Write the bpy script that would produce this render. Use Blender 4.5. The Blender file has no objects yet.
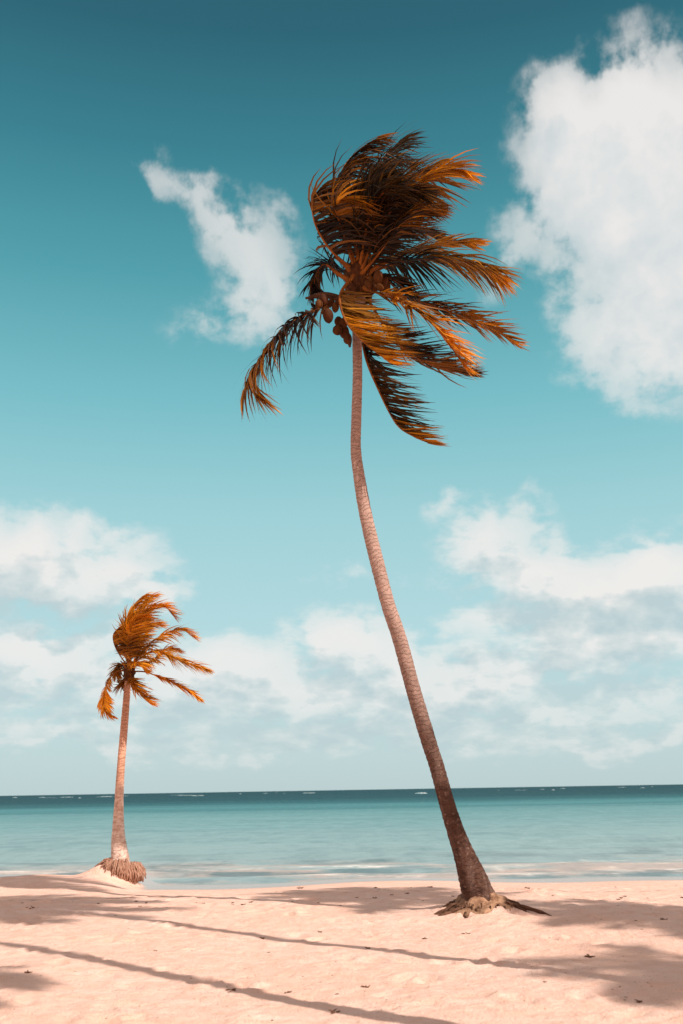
import bpy, math, random
import numpy as np
from mathutils import Vector, Matrix

random.seed(7)
rng = np.random.default_rng(7)
sc = bpy.context.scene
COL = sc.collection

# ------------------------------------------------------------------ camera
CAM_H, PITCH, ROLL, FPX = 1.7, math.radians(15.6), math.radians(0.965), 995.56
F = Vector((0, math.cos(PITCH), math.sin(PITCH)))
U0 = Vector((0, -math.sin(PITCH), math.cos(PITCH)))
R0 = Vector((1, 0, 0))
RR = R0 * math.cos(ROLL) - U0 * math.sin(ROLL)
UU = U0 * math.cos(ROLL) + R0 * math.sin(ROLL)
CAM = Vector((0, 0, CAM_H))
cd = bpy.data.cameras.new('camera')
cd.sensor_fit = 'VERTICAL'; cd.sensor_height = 36; cd.lens = 35
cd.clip_start = 0.05; cd.clip_end = 60000
cam = bpy.data.objects.new('camera', cd); COL.objects.link(cam)
m = Matrix((RR, UU, -F)).transposed().to_4x4(); m.translation = CAM
cam.matrix_world = m
sc.camera = cam
cd.dof.use_dof = True; cd.dof.focus_distance = 17.5; cd.dof.aperture_fstop = 2.0

def ray(px, py):
    return (RR * ((px - 341.5) / FPX) + UU * ((512 - py) / FPX) + F)
def at(px, py, Y):
    "point on the ray of a photo pixel at world distance Y in front of the camera"
    d = ray(px, py)
    return CAM + d * (Y / d.y)
def azel(px, py):
    d = ray(px, py).normalized()
    return math.atan2(d.x, d.y), math.asin(d.z)

# ------------------------------------------------------------------ sun, exposure
SUN_DIR = Vector((0.84, -0.77, 1.0)).normalized()       # towards the sun: behind the camera, to the right
SUN_EL = math.asin(SUN_DIR.z)
sl = bpy.data.lights.new('sun', 'SUN'); sl.energy = 4.9; sl.angle = math.radians(0.53); sl.color = (1.0, 0.93, 0.84)
so = bpy.data.objects.new('sun', sl); COL.objects.link(so)
so.rotation_euler = SUN_DIR.to_track_quat('Z', 'Y').to_euler(); so.location = (20, -20, 30)
sc.view_settings.view_transform = 'Standard'; sc.view_settings.look = 'None'
sc.view_settings.exposure = 0; sc.view_settings.gamma = 1; sc.view_settings.use_curve_mapping = False
sc.cycles.max_bounces = 8; sc.cycles.transparent_max_bounces = 8
sc.cycles.use_denoising = True

# ------------------------------------------------------------------ node helper
class NT:
    def __init__(s, tree): s.t = tree; s.n = tree.nodes; s.l = tree.links
    def link(s, a, b): s.l.new(a, b)
    def put(s, sock, v):
        if isinstance(v, bpy.types.NodeSocket): s.l.new(v, sock)
        elif v is not None: sock.default_value = v
    def m(s, op, a, b=None, c=None, clamp=False):
        n = s.n.new('ShaderNodeMath'); n.operation = op; n.use_clamp = clamp
        for i, v in enumerate((a, b, c)):
            if v is not None: s.put(n.inputs[i], v)
        return n.outputs[0]
    def v(s, op, a, b=None, scale=None):
        n = s.n.new('ShaderNodeVectorMath'); n.operation = op
        s.put(n.inputs[0], a)
        if b is not None: s.put(n.inputs[1], b)
        if scale is not None: s.put(n.inputs['Scale'], scale)
        return n.outputs['Value'] if op in ('DOT_PRODUCT', 'LENGTH') else n.outputs[0]
    def xyz(s, v):
        n = s.n.new('ShaderNodeSeparateXYZ'); s.put(n.inputs[0], v); return n.outputs
    def comb(s, x, y, z=0.0):
        n = s.n.new('ShaderNodeCombineXYZ')
        for i, q in enumerate((x, y, z)): s.put(n.inputs[i], q)
        return n.outputs[0]
    def noise(s, vec, scale, detail=4, rough=.5, dist=0.0, color=False, dim='3D'):
        n = s.n.new('ShaderNodeTexNoise'); n.noise_dimensions = dim
        if vec is not None: s.put(n.inputs['Vector'], vec)
        n.inputs['Scale'].default_value = scale; n.inputs['Detail'].default_value = detail
        n.inputs['Roughness'].default_value = rough; n.inputs['Distortion'].default_value = dist
        return n.outputs['Color'] if color else n.outputs[0]
    def ramp(s, fac, stops, interp='LINEAR'):
        n = s.n.new('ShaderNodeValToRGB'); s.put(n.inputs[0], fac); r = n.color_ramp; r.interpolation = interp
        while len(r.elements) < len(stops): r.elements.new(0.5)
        for e, (p, c) in zip(r.elements, stops):
            e.position = p; e.color = (c, c, c, 1) if isinstance(c, (int, float)) else (*c, 1)
        return n.outputs[0]
    def mix(s, f, a, b, mode='MIX'):
        n = s.n.new('ShaderNodeMix'); n.data_type = 'RGBA'; n.blend_type = mode
        s.put(n.inputs[0], f)
        for i, v in ((6, a), (7, b)):
            s.put(n.inputs[i], (*v, 1) if isinstance(v, tuple) and len(v) == 3 else v)
        return n.outputs[2]
    def mr(s, v, a, b, c=0.0, d=1.0, smooth=False):
        n = s.n.new('ShaderNodeMapRange'); n.clamp = True
        if smooth: n.interpolation_type = 'SMOOTHSTEP'
        s.put(n.inputs[0], v)
        for i, q in enumerate((a, b, c, d)): s.put(n.inputs[i + 1], q)
        return n.outputs[0]
    def attr(s, name):
        n = s.n.new('ShaderNodeAttribute'); n.attribute_name = name; return n
    def bump(s, h, strength, dist):
        n = s.n.new('ShaderNodeBump'); s.put(n.inputs['Height'], h)
        n.inputs['Strength'].default_value = strength; n.inputs['Distance'].default_value = dist
        return n.outputs[0]

def material(name):
    mt = bpy.data.materials.new(name); mt.use_nodes = True
    nt = NT(mt.node_tree); b = nt.n['Principled BSDF']
    return mt, nt, b

# ------------------------------------------------------------------ sky with clouds
# each cloud lump: photo px centre, half sizes in px, tilt in degrees, amount
CLOUDS = [
 (612, 112, 66, 52, 0, 1.18), (660, 130, 75, 62, 0, 1.2), (566, 112, 40, 38, 0, .95), (640, 200, 76, 60, 0, 1.18), (705, 190, 70, 90, 0, 1.2), (575, 165, 50, 38, 0, .95),
 (662, 285, 68, 78, 0, .92), (658, 364, 74, 42, -20, .84), (612, 325, 56, 42, 0, .62), (518, 242, 54, 32, 40, .58), (585, 225, 46, 42, 0, .62), (725, 330, 60, 110, 0, .9),
 (158, 188, 30, 12, -28, .52), (205, 212, 56, 27, -40, .60), (245, 242, 54, 34, -48, .64), (270, 285, 46, 46, 0, .54), (212, 302, 66, 28, 20, .44), (288, 222, 24, 32, 0, .48), (200, 185, 26, 12, -20, .40), (235, 310, 60, 30, 0, .3),
 (25, 558, 54, 44, 0, 1.15), (-30, 570, 60, 50, 0, 1.1), (112, 570, 66, 38, 0, 1.1), (78, 535, 16, 20, 0, .7), (162, 592, 34, 24, 0, .8), (50, 602, 90, 14, 0, .8),
 (490, 532, 48, 30, 8, 1.0), (432, 506, 28, 15, 20, .65), (545, 568, 90, 34, -14, 1.15), (655, 570, 50, 42, 0, 1.15), (610, 594, 86, 26, 0, 1.1), (720, 580, 60, 45, 0, 1.0), (490, 624, 80, 18, 0, .75), (620, 628, 100, 18, 0, .75), (590, 655, 110, 22, 0, .7), (440, 700, 100, 22, 0, .7), (60, 665, 110, 26, 0, .7), (250, 690, 110, 24, 0, .65),
 (560, 642, 28, 17, 0, .8), (350, 575, 75, 14, 0, .42),
 (330, 642, 54, 28, -10, 1.0), (410, 668, 66, 28, -16, 1.05), (360, 694, 110, 18, 0, .95), (250, 668, 54, 22, 0, .85), (195, 682, 44, 26, 0, .85), (260, 705, 90, 14, 0, .75),
 (10, 656, 70, 18, 0, .90), (60, 688, 90, 16, 0, .85), (170, 718, 110, 14, 0, .78), (20, 722, 80, 12, 0, .75), (90, 640, 40, 10, 0, .5),
 (610, 666, 85, 15, 0, .82), (500, 692, 75, 14, 0, .78), (645, 700, 75, 13, 0, .78), (540, 722, 120, 11, 0, .74), (390, 726, 110, 10, 0, .70), (655, 650, 46, 15, 0, .75), (560, 680, 60, 10, 0, .7),
 (150, 742, 200, 12, 0, .68), (520, 745, 220, 12, 0, .70), (330, 738, 120, 12, 0, .6), (640, 735, 90, 10, 0, .62), (40, 752, 90, 9, 0, .55),
]
def cloud_group():
    g = bpy.data.node_groups.new('cloud_field', 'ShaderNodeTree')
    g.interface.new_socket('Vector', in_out='INPUT', socket_type='NodeSocketVector')
    g.interface.new_socket('Density', in_out='OUTPUT', socket_type='NodeSocketFloat')
    g.interface.new_socket('Body', in_out='OUTPUT', socket_type='NodeSocketFloat')
    nt = NT(g); gi = g.nodes.new('NodeGroupInput'); go = g.nodes.new('NodeGroupOutput')
    p = gi.outputs[0]
    w1 = nt.v('SUBTRACT', nt.noise(p, 9, 2, .55, color=True, dim='2D'), (.5, .5, .5))
    w2 = nt.v('SUBTRACT', nt.noise(p, 34, 3, .6, color=True, dim='2D'), (.5, .5, .5))
    q = nt.v('ADD', p, nt.v('ADD', nt.v('SCALE', w1, scale=.075), nt.v('SCALE', w2, scale=.022)))
    q = nt.v('MULTIPLY', q, (1, 1, 0))
    CL = [(px, py, sx * (1.06 if py > 600 else 1), sy * (1.08 if py > 600 else 1), t, a * (1.08 if py > 600 else 1)) for px, py, sx, sy, t, a in CLOUDS]
    tau = None
    for i, (px, py, sx, sy, tilt, amp) in enumerate(CL):
        a, e = azel(px, py)
        n = nt.n.new('ShaderNodeMapping'); n.vector_type = 'TEXTURE'
        # (now and then a lump waits for the ones before, which keeps the shader's stack small)
        if i % 6 == 5: q = nt.v('ADD', q, nt.v('SCALE', (1e-7, 1e-7, 0), scale=tau))
        nt.put(n.inputs['Vector'], q)
        n.inputs['Location'].default_value = (a, e, 0)
        n.inputs['Rotation'].default_value = (0, 0, math.radians(tilt) + ROLL)
        n.inputs['Scale'].default_value = (sx / FPX * .92 / math.cos(e), sy / FPX * .92, 1)
        f = nt.m('POWER', .4066, nt.v('DOT_PRODUCT', n.outputs[0], n.outputs[0]))
        am = min(amp, 1.2) * .8
        tau = nt.m('SUBTRACT', 1.0, nt.m('MULTIPLY', f, am)) if tau is None else nt.m('MULTIPLY_ADD', nt.m('MULTIPLY', tau, f), -am, tau)
    tot = nt.m('SUBTRACT', 1.0, tau)
    xyz = nt.xyz(p)
    side = nt.mr(nt.m('ABSOLUTE', xyz[0]), .42, 1.0, 0, 1, True)
    rest = nt.mr(nt.noise(p, 2.6, 3, .5), .36, .62, 0, 1.2)
    tot = nt.m('ADD', tot, nt.m('MULTIPLY', rest, side))
    sp = nt.xyz(p)
    pn = nt.comb(nt.m('MULTIPLY', sp[0], 1.25), nt.m('MULTIPLY_ADD', sp[1], .38, nt.m('MULTIPLY', nt.m('LOGARITHM', nt.m('ADD', nt.m('MAXIMUM', sp[1], -.1), .177), math.e), .62)))
    fb = nt.noise(nt.v('MULTIPLY', pn, (1, 1.2, 1)), 15, 8, .60, dim='2D')
    fine = nt.m('MULTIPLY', nt.m('SUBTRACT', fb, .5), 1.45)
    vo = nt.n.new('ShaderNodeTexVoronoi'); vo.voronoi_dimensions = '2D'; vo.feature = 'F1'
    nt.put(vo.inputs['Vector'], nt.v('ADD', pn, nt.v('SCALE', w2, scale=.02)))
    vo.inputs['Scale'].default_value = 19; vo.inputs['Detail'].default_value = 2.0; vo.inputs['Roughness'].default_value = .55
    fine = nt.m('ADD', nt.m('MULTIPLY', fine, .85), nt.m('MULTIPLY', nt.m('SUBTRACT', .50, vo.outputs['Distance']), nt.mr(tot, .30, .85, .08, .52)))
    fine = nt.m('MULTIPLY', fine, nt.mr(tot, .60, 1.0, 1, .5))
    d = nt.m('ADD', tot, nt.m('MULTIPLY', fine, nt.mr(tot, .02, .35, 0, 1)))
    nt.link(d, go.inputs[0]); nt.link(tot, go.inputs[1])
    return g

w = bpy.data.worlds.new('World'); sc.world = w; w.use_nodes = True
nt = NT(w.node_tree)
bg = nt.n['Background']; bg.inputs['Strength'].default_value = 0.1
sky = nt.n.new('ShaderNodeTexSky'); sky.sky_type = 'NISHITA'; sky.sun_disc = False
sky.sun_elevation = SUN_EL; sky.sun_rotation = math.atan2(SUN_DIR.x, SUN_DIR.y)
sky.air_density = 1.0; sky.dust_density = 1.0; sky.ozone_density = 1.0
tc = nt.n.new('ShaderNodeTexCoord')
d = nt.xyz(tc.outputs['Generated'])
az = nt.m('ARCTAN2', d[0], d[1]); el = nt.m('ARCSINE', d[2])
p = nt.comb(az, el, 0)
def S(r, g, b):    # sRGB 0-255 -> linear
    f = lambda c: (c / 255 / 12.92) if c <= 10 else ((c / 255 + .055) / 1.055) ** 2.4
    return (f(r), f(g), f(b))
eln = nt.m('DIVIDE', el, math.radians(50), clamp=True)
el_of = lambda py: max(0, azel(341, py)[1] / math.radians(50))
grad = nt.ramp(eln, [(0, S(192, 213, 216)), (el_of(740), S(192, 217, 220)), (el_of(640), S(184, 222, 226)), (el_of(520), S(164, 214, 219)),
                     (el_of(400), S(122, 194, 203)), (el_of(280), S(84, 164, 175)), (el_of(160), S(58, 133, 147)), (el_of(30), S(42, 102, 117)), (1, S(36, 88, 104))])
grad10 = nt.v('SCALE', grad, scale=10.0)
base_sky = nt.mix(.10, grad10, sky.outputs[0])
G = cloud_group()
def dens(off):
    n = nt.n.new('ShaderNodeGroup'); n.node_tree = G
    nt.put(n.inputs[0], nt.v('ADD', p, off) if off else p); return n.outputs
d0, body = dens(None)
d1 = dens(nt.v('ADD', (.010, .036, 0), nt.v('SCALE', (1e-7, 0, 0), scale=d0)))[0]
alpha = nt.m('MULTIPLY', nt.mr(d0, .13, .58, 0, 1, True), nt.mr(body, .40, .95, .50, 1))
lit = nt.m('EXPONENT', nt.m('MULTIPLY', nt.m('MAXIMUM', nt.m('SUBTRACT', d1, .10), 0), -1.7))
rel = nt.m('MULTIPLY', nt.m('SUBTRACT', d0, d1), .55)
hi = nt.mr(el, .16, .42, 0, 1)
shade_c = nt.mix(hi, S(190, 207, 211), S(212, 220, 223))
lit_c = nt.mix(hi, S(240, 238, 235), S(238, 235, 233))
ccol = nt.v('SCALE', nt.mix(nt.m('ADD', nt.mr(lit, nt.mr(hi, 0, 1, .20, .02), nt.mr(hi, 0, 1, .58, .42)), rel, clamp=True), shade_c, lit_c), scale=10.0)
amax = nt.mr(el, .005, .14, .50, .97)
skyc = nt.mix(nt.m('MULTIPLY', alpha, amax), base_sky, ccol)
# unseen warm-white glow added to the sky behind the photographer for warmer fill
back = nt.mr(nt.m('ABSOLUTE', az), .9, 1.9, 0, .85, True)
skyc = nt.mix(back, skyc, (7.4, 6.1, 5.5))
nt.link(skyc, bg.inputs['Color'])
w.cycles.sampling_method = 'MANUAL'; w.cycles.sample_map_resolution = 512

# ------------------------------------------------------------------ object helpers
def link(o, parent=None):
    COL.objects.link(o)
    if parent is not None: o.parent = parent
    return o
def tag(o, label=None, cat=None, group=None, kind=None):
    if label: o['label'] = label
    if cat: o['category'] = cat
    if group: o['group'] = group
    if kind: o['kind'] = kind
    return o
def empty(name, loc):
    o = bpy.data.objects.new(name, None); o.location = loc; o.empty_display_size = .3
    return link(o)
class MB:
    def __init__(s): s.v = []; s.f = []; s.a = {}
    def pt(s, p, **at):
        s.v.append(tuple(p))
        for k, x in at.items(): s.a.setdefault(k, {})[len(s.v) - 1] = x
        return len(s.v) - 1
    def mesh(s, name, mat, smooth=True):
        me = bpy.data.meshes.new(name); me.from_pydata(s.v, [], s.f); me.update()
        for k, dct in s.a.items():
            at_ = me.attributes.new(k, 'FLOAT', 'POINT')
            arr = np.zeros(len(s.v), dtype=np.float32)
            for i, x in dct.items(): arr[i] = x
            at_.data.foreach_set('value', arr)
        if mat: me.materials.append(mat)
        if smooth: me.polygons.foreach_set('use_smooth', [True] * len(me.polygons))
        return me
    def build(s, name, mat, parent=None, smooth=True):
        return link(bpy.data.objects.new(name, s.mesh(name, mat, smooth)), parent)
    def tube(s, pts, rads, sides=8, cap=True, jit=0.0, attr=None, start=0.0):
        pts = [Vector(p) for p in pts]
        rings = []; L = start
        ref = Vector((0, 1, 0.13)).normalized()
        for i, p in enumerate(pts):
            if i: L += (p - pts[i - 1]).length
            t = (pts[min(i + 1, len(pts) - 1)] - pts[max(i - 1, 0)]).normalized()
            a = t.cross(ref)
            if a.length < 1e-3: a = t.cross(Vector((1, 0, 0)))
            a.normalize(); b = t.cross(a)
            ring = []
            for k in range(sides):
                th = 2 * math.pi * k / sides
                r = rads[i] * (1 + random.uniform(-jit, jit))
                q = p + (a * math.cos(th) + b * math.sin(th)) * r
                ring.append(s.pt(q, **({attr: L} if attr else {})))
            rings.append(ring)
        for r0, r1 in zip(rings, rings[1:]):
            for k in range(sides):
                s.f.append((r0[k], r0[(k + 1) % sides], r1[(k + 1) % sides], r1[k]))
        if cap:
            s.f.append(tuple(reversed(rings[0]))); s.f.append(tuple(rings[-1]))
        return rings

def catmull(P, n):
    P = [Vector(p) for p in P]
    Q = [P[0] * 2 - P[1]] + P + [P[-1] * 2 - P[-2]]
    out = []
    dense = []
    for i in range(len(P) - 1):
        p0, p1, p2, p3 = Q[i:i + 4]
        for k in range(24):
            t = k / 24
            dense.append(.5 * ((2 * p1) + (p2 - p0) * t + (2 * p0 - 5 * p1 + 4 * p2 - p3) * t * t + (3 * p1 - p0 - 3 * p2 + p3) * t ** 3))
    dense.append(P[-1])
    cum = [0]
    for a, b in zip(dense, dense[1:]): cum.append(cum[-1] + (b - a).length)
    j = 0
    for i in range(n):
        s = cum[-1] * i / (n - 1)
        while j < len(cum) - 2 and cum[j + 1] < s: j += 1
        u = (s - cum[j]) / max(1e-9, cum[j + 1] - cum[j])
        out.append(dense[j].lerp(dense[j + 1], min(1, u)))
    return out, cum[-1]

# value noise in numpy
def vnoise(x, y, seed=0):
    xi = np.floor(x).astype(np.int64); yi = np.floor(y).astype(np.int64)
    xf = x - xi; yf = y - yi
    def h(a, b):
        n = (a * 374761393 + b * 668265263 + seed * 974711) & 0x7fffffff
        n = ((n ^ (n >> 13)) * 1274126177) & 0x7fffffff
        n = (n ^ (n >> 16)) & 0xffff
        return n / 65535.0
    u = xf * xf * (3 - 2 * xf); v = yf * yf * (3 - 2 * yf)
    return (h(xi, yi) * (1 - u) + h(xi + 1, yi) * u) * (1 - v) + (h(xi, yi + 1) * (1 - u) + h(xi + 1, yi + 1) * u) * v
def fbm(x, y, o=4, seed=0):
    s = 0; a = .5
    for i in range(o):
        s = s + a * (vnoise(x, y, seed + i) - .5); x = x * 2.03; y = y * 2.03; a *= .5
    return s

# ------------------------------------------------------------------ beach
SEA_Z = -0.26
BIG_BASE = at(482.5, 909, 14.8); SMALL_BASE = at(120, 861, 21.5)
def sstep(x, a, b):
    t = np.clip((x - a) / (b - a), 0, 1); return t * t * (3 - 2 * t)
# footprints and scuffs trodden into the dry sand
PITS = [(rng.uniform(-9, 9), 5.5 + 13 * rng.random() ** 1.1, rng.uniform(.04, .12), rng.uniform(0, 3.14), rng.uniform(.012, .034)) for _ in range(1000)]
def ground(x, y, fine=True):
    edge = 17.2 + .6 * np.sin(x * .42 + 1.0) + .35 * np.sin(x * 1.1 + .6) + 4.2 * sstep(-x, 3.9, 5.4)
    z = -0.36 * sstep(y, edge, edge + 9.5) - .5 * sstep(y, edge + 9, edge + 45) - 4 * sstep(y, 70, 400)
    dry = 1 - sstep(y, edge - .5, edge + 3)
    z = z + dry * (.16 * fbm(x * .30, y * .30, 3, 3) + .05 * fbm(x * 1.3, y * 1.3, 3, 9))
    z = z + .09 * np.exp(-((y - 21.3) / 1.2) ** 2) * sstep(-x, 3.9, 5.2) * (1 + .5 * np.sin(x * 1.7))
    # sand heaped round the two palms
    bx, by, bz = BIG_BASE
    rx = (x - bx); ry = (y - by)
    z = z + (bz + .06) * np.exp(-(((rx + .06) / .62) ** 2 + ((ry - .05) / .80) ** 2) ** 1.4) * (1 + .7 * fbm(x * 4.2, y * 4.2, 3, 77))
    sx, sy, sz = SMALL_BASE
    rx = (x - sx); ry = (y - sy)
    r = np.sqrt(((rx + .12) / np.where(rx < -.12, .85, .66)) ** 2 + ((ry - .05) / .75) ** 2)
    hh = sz - .06
    z = z + hh * np.exp(-(r / .62) ** 2.4) * (1 + .5 * fbm(x * 3.1, y * 3.1, 3, 61))
    if fine:
        z = z + dry * .022 * fbm(x * 5, y * 5, 3, 21)
    return z
xs = np.unique(np.concatenate([np.linspace(-9, 9, 361), np.sign(np.linspace(-1, 1, 121)) * (9 + 391 * np.abs(np.linspace(-1, 1, 121)) ** 3)]))
ys = np.unique(np.concatenate([np.linspace(5, 27, 441), np.linspace(27, 60, 34), np.array([75, 100, 150, 220, 320, 450]), np.linspace(-40, 5, 46)]))
X, Y = np.meshgrid(xs, ys)
Z = ground(X, Y)
for (cx, cy, r, th, dp) in PITS:
    i0, i1 = np.searchsorted(xs, (cx - .5, cx + .5)); j0, j1 = np.searchsorted(ys, (cy - .5, cy + .5))
    sx = X[j0:j1, i0:i1] - cx; sy = Y[j0:j1, i0:i1] - cy
    a = (sx * math.cos(th) + sy * math.sin(th)) / (r * 1.8); b = (-sx * math.sin(th) + sy * math.cos(th)) / r
    q = a * a + b * b
    Z[j0:j1, i0:i1] += dp * (-np.exp(-q * 1.6) + .55 * np.exp(-(np.sqrt(q) - 1.35) ** 2 * 5))
nx, ny = len(xs), len(ys)
me = bpy.data.meshes.new('beach')
V = np.stack([X, Y, Z], -1).reshape(-1, 3)
I = np.arange(nx * ny).reshape(ny, nx)
Q = np.stack([I[:-1, :-1], I[:-1, 1:], I[1:, 1:], I[1:, :-1]], -1).reshape(-1, 4)
me.from_pydata(V.tolist(), [], Q.tolist()); me.update()
me.polygons.foreach_set('use_smooth', [True] * len(me.polygons))
beach = link(bpy.data.objects.new('beach', me)); tag(beach, kind='structure')

mt, nt, b = material('pale_coral_sand')
tc = nt.n.new('ShaderNodeTexCoord').outputs['Object']
pz = nt.xyz(tc)
big = nt.noise(tc, .55, 4, .55); midn = nt.noise(tc, 4.5, 5, .6); grain = nt.noise(tc, 60, 3, .7); speck = nt.noise(tc, 28, 2, .5)
col = nt.mix(nt.mr(big, .35, .65), (.86, .54, .43), (.89, .60, .50))
col = nt.mix(nt.mr(midn, .40, .70), col, (.82, .485, .37))
col = nt.mix(nt.m('MULTIPLY', nt.mr(grain, .52, .72), .30), col, (.52, .32, .22))
col = nt.mix(nt.mr(speck, .68, .74), col, (.30, .17, .11))
# wrack lines left by the tide, then the wet strip by the water
wob = nt.m('MULTIPLY', nt.m('SUBTRACT', nt.noise(nt.v('MULTIPLY', tc, (1, .2, 0)), .45, 4, .6), .5), 2.2)
yy = nt.m('ADD', pz[1], wob)
line = nt.m('SUBTRACT', 1.0, nt.m('MULTIPLY', nt.m('ABSOLUTE', nt.m('SUBTRACT', yy, 18.0)), 6.0), clamp=True)
line = nt.m('MULTIPLY', line, nt.mr(nt.noise(tc, 3.2, 4, .65), .45, .62))
col = nt.mix(nt.m('MULTIPLY', line, .75), col, (.34, .20, .14))
wet = nt.mr(nt.m('ADD', pz[2], nt.m('MULTIPLY', wob, .02)), -.09, -.15, 0, 1, True)
col = nt.mix(wet, col, (.43, .34, .30))
nt.put(b.inputs['Base Color'], col)
nt.put(b.inputs['Roughness'], nt.mr(wet, 0, 1, .95, .22))
nt.put(b.inputs['Specular IOR Level'], nt.mr(wet, 0, 1, .12, .6))
hgt = nt.m('ADD', nt.m('MULTIPLY', nt.noise(tc, 9, 6, .65), 1.0), nt.m('MULTIPLY', grain, .25))
hgt = nt.m('MULTIPLY', hgt, nt.mr(wet, 0, 1, 1, .05))
nt.put(b.inputs['Normal'], nt.bump(hgt, .8, .05))
me.materials.append(mt)

# ------------------------------------------------------------------ sea
sxs = np.unique(np.concatenate([np.linspace(-30, 30, 241), np.sign(np.linspace(-1, 1, 61)) * (30 + 24970 * np.abs(np.linspace(-1, 1, 61)) ** 4)]))
sys_ = np.unique(np.concatenate([np.linspace(21, 42, 211), np.geomspace(42, 25000, 140)]))
X, Y = np.meshgrid(sxs, sys_)
sh = Y + 1.3 * fbm(X * .22, Y * .05, 3, 40)
near = np.clip(1 - (Y - 40) / 60, 0, 1)
Zs = SEA_Z + near * (.035 * np.sin(sh * 2.1) + .05 * np.exp(-((sh - 26.5) / .35) ** 2) + .03 * fbm(X * 1.1, Y * 2.4, 3, 50)) + np.clip((Y - 40) / 100, 0, 1) * .0
me = bpy.data.meshes.new('sea')
nx, ny = len(sxs), len(sys_)
I = np.arange(nx * ny).reshape(ny, nx)
Q = np.stack([I[:-1, :-1], I[:-1, 1:], I[1:, 1:], I[1:, :-1]], -1).reshape(-1, 4)
me.from_pydata(np.stack([X, Y, Zs], -1).reshape(-1, 3).tolist(), [], Q.tolist()); me.update()
me.polygons.foreach_set('use_smooth', [True] * len(me.polygons))
sea = link(bpy.data.objects.new('sea', me)); tag(sea, kind='structure')
mt, nt, b = material('shallow_sea_water')
tc = nt.n.new('ShaderNodeTexCoord').outputs['Object']
pz = nt.xyz(tc)
ly = nt.m('LOGARITHM', pz[1], math.e)
streak = nt.noise(nt.v('MULTIPLY', tc, (.025, .11, 0)), 1.0, 5, .6)
lyw = nt.m('ADD', ly, nt.m('MULTIPLY', nt.m('SUBTRACT', streak, .5), .45))
fac = nt.m('DIVIDE', nt.m('SUBTRACT', lyw, 3.2), 3.8, clamp=True)
P = lambda y: (math.log(y) - 3.2) / 3.8
col = nt.ramp(fac, [(P(26), (.33, .42, .425)), (P(38), (.27, .395, .405)), (P(60), (.19, .345, .36)), (P(95), (.13, .29, .31)), (P(118), (.055, .19, .21)),
                    (P(138), (.075, .235, .255)), (P(170), (.032, .125, .145)), (P(260), (.016, .068, .085)), (P(700), (.012, .055, .072))])
# dark noise patches close in, pale sand showing through, foam
wig = nt.m('MULTIPLY', nt.m('SUBTRACT', nt.noise(nt.v('MULTIPLY', tc, (.12, .2, 0)), 1.0, 3, .5), .5), 6.0)
yw = nt.m('ADD', pz[1], wig)
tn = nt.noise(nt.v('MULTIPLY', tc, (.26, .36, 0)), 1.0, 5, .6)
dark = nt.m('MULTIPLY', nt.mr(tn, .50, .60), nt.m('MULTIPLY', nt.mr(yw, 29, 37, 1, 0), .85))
sandy = nt.m('MULTIPLY', nt.mr(nt.noise(nt.v('MULTIPLY', tc, (.22, .42, 3)), 1.0, 5, .6), .44, .56), nt.mr(yw, 27.5, 31.5, 1, 0, True))
col = nt.mix(nt.m('MULTIPLY', sandy, .85), col, (.62, .44, .37))
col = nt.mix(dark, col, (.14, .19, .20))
fw = nt.m('ADD', pz[1], nt.m('MULTIPLY', nt.m('SUBTRACT', nt.noise(nt.v('MULTIPLY', tc, (.35, .12, 0)), 1.0, 4, .6), .5), 6.0))
f1 = nt.m('SUBTRACT', 1.0, nt.m('MULTIPLY', nt.m('ABSOLUTE', nt.m('SUBTRACT', fw, 24.8)), 1.3), clamp=True)
f2 = nt.m('SUBTRACT', 1.0, nt.m('MULTIPLY', nt.m('ABSOLUTE', nt.m('SUBTRACT', fw, 27.6)), 1.3), clamp=True)
foam = nt.m('MULTIPLY', nt.m('MAXIMUM', f1, f2), nt.m('MULTIPLY', nt.mr(nt.noise(nt.v('MULTIPLY', tc, (.6, 1.5, 1)), 1.6, 6, .7), .40, .60), nt.mr(nt.noise(nt.v('MULTIPLY', tc, (.22, .3, 4)), 1.0, 3, .5), .38, .54)))
col = nt.mix(foam, col, (.82, .74, .69))
wv = nt.m('ADD', nt.noise(nt.v('MULTIPLY', tc, (.7, 2.0, 1)), 1.0, 6, .6), nt.m('MULTIPLY', nt.noise(nt.v('MULTIPLY', tc, (.12, .35, 1)), 1.0, 4, .5), 1.6))
nrm = nt.bump(wv, .55, .28)
ripple = nt.m('ADD', nt.m('MULTIPLY', nt.noise(nt.v('MULTIPLY', tc, (.9, .40, 1)), 1.0, 6, .7), .6), nt.m('MULTIPLY', nt.noise(nt.v('MULTIPLY', tc, (.10, .30, 1)), 1.0, 5, .65), .4))
col = nt.mix(nt.m('MULTIPLY', nt.mr(ripple, .46, .64), .42), col, (.075, .165, .185))
col = nt.mix(nt.m('MULTIPLY', nt.mr(nt.noise(nt.v('MULTIPLY', tc, (1.5, .6, 1)), 1.0, 5, .7), .56, .72), .30), col, (.42, .52, .53))
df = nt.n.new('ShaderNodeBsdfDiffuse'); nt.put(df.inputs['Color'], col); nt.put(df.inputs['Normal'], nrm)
gl = nt.n.new('ShaderNodeBsdfGlossy'); gl.inputs['Roughness'].default_value = .22; nt.put(gl.inputs['Normal'], nrm)
mx = nt.n.new('ShaderNodeMixShader')
nt.put(mx.inputs[0], nt.m('MULTIPLY', nt.mr(ly, 3.2, 5.2, .34, .05), nt.m('SUBTRACT', 1.0, foam)))
nt.link(df.outputs[0], mx.inputs[1]); nt.link(gl.outputs[0], mx.inputs[2])
nt.link(mx.outputs[0], nt.n['Material Output'].inputs[0])
me.materials.append(mt)

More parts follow.
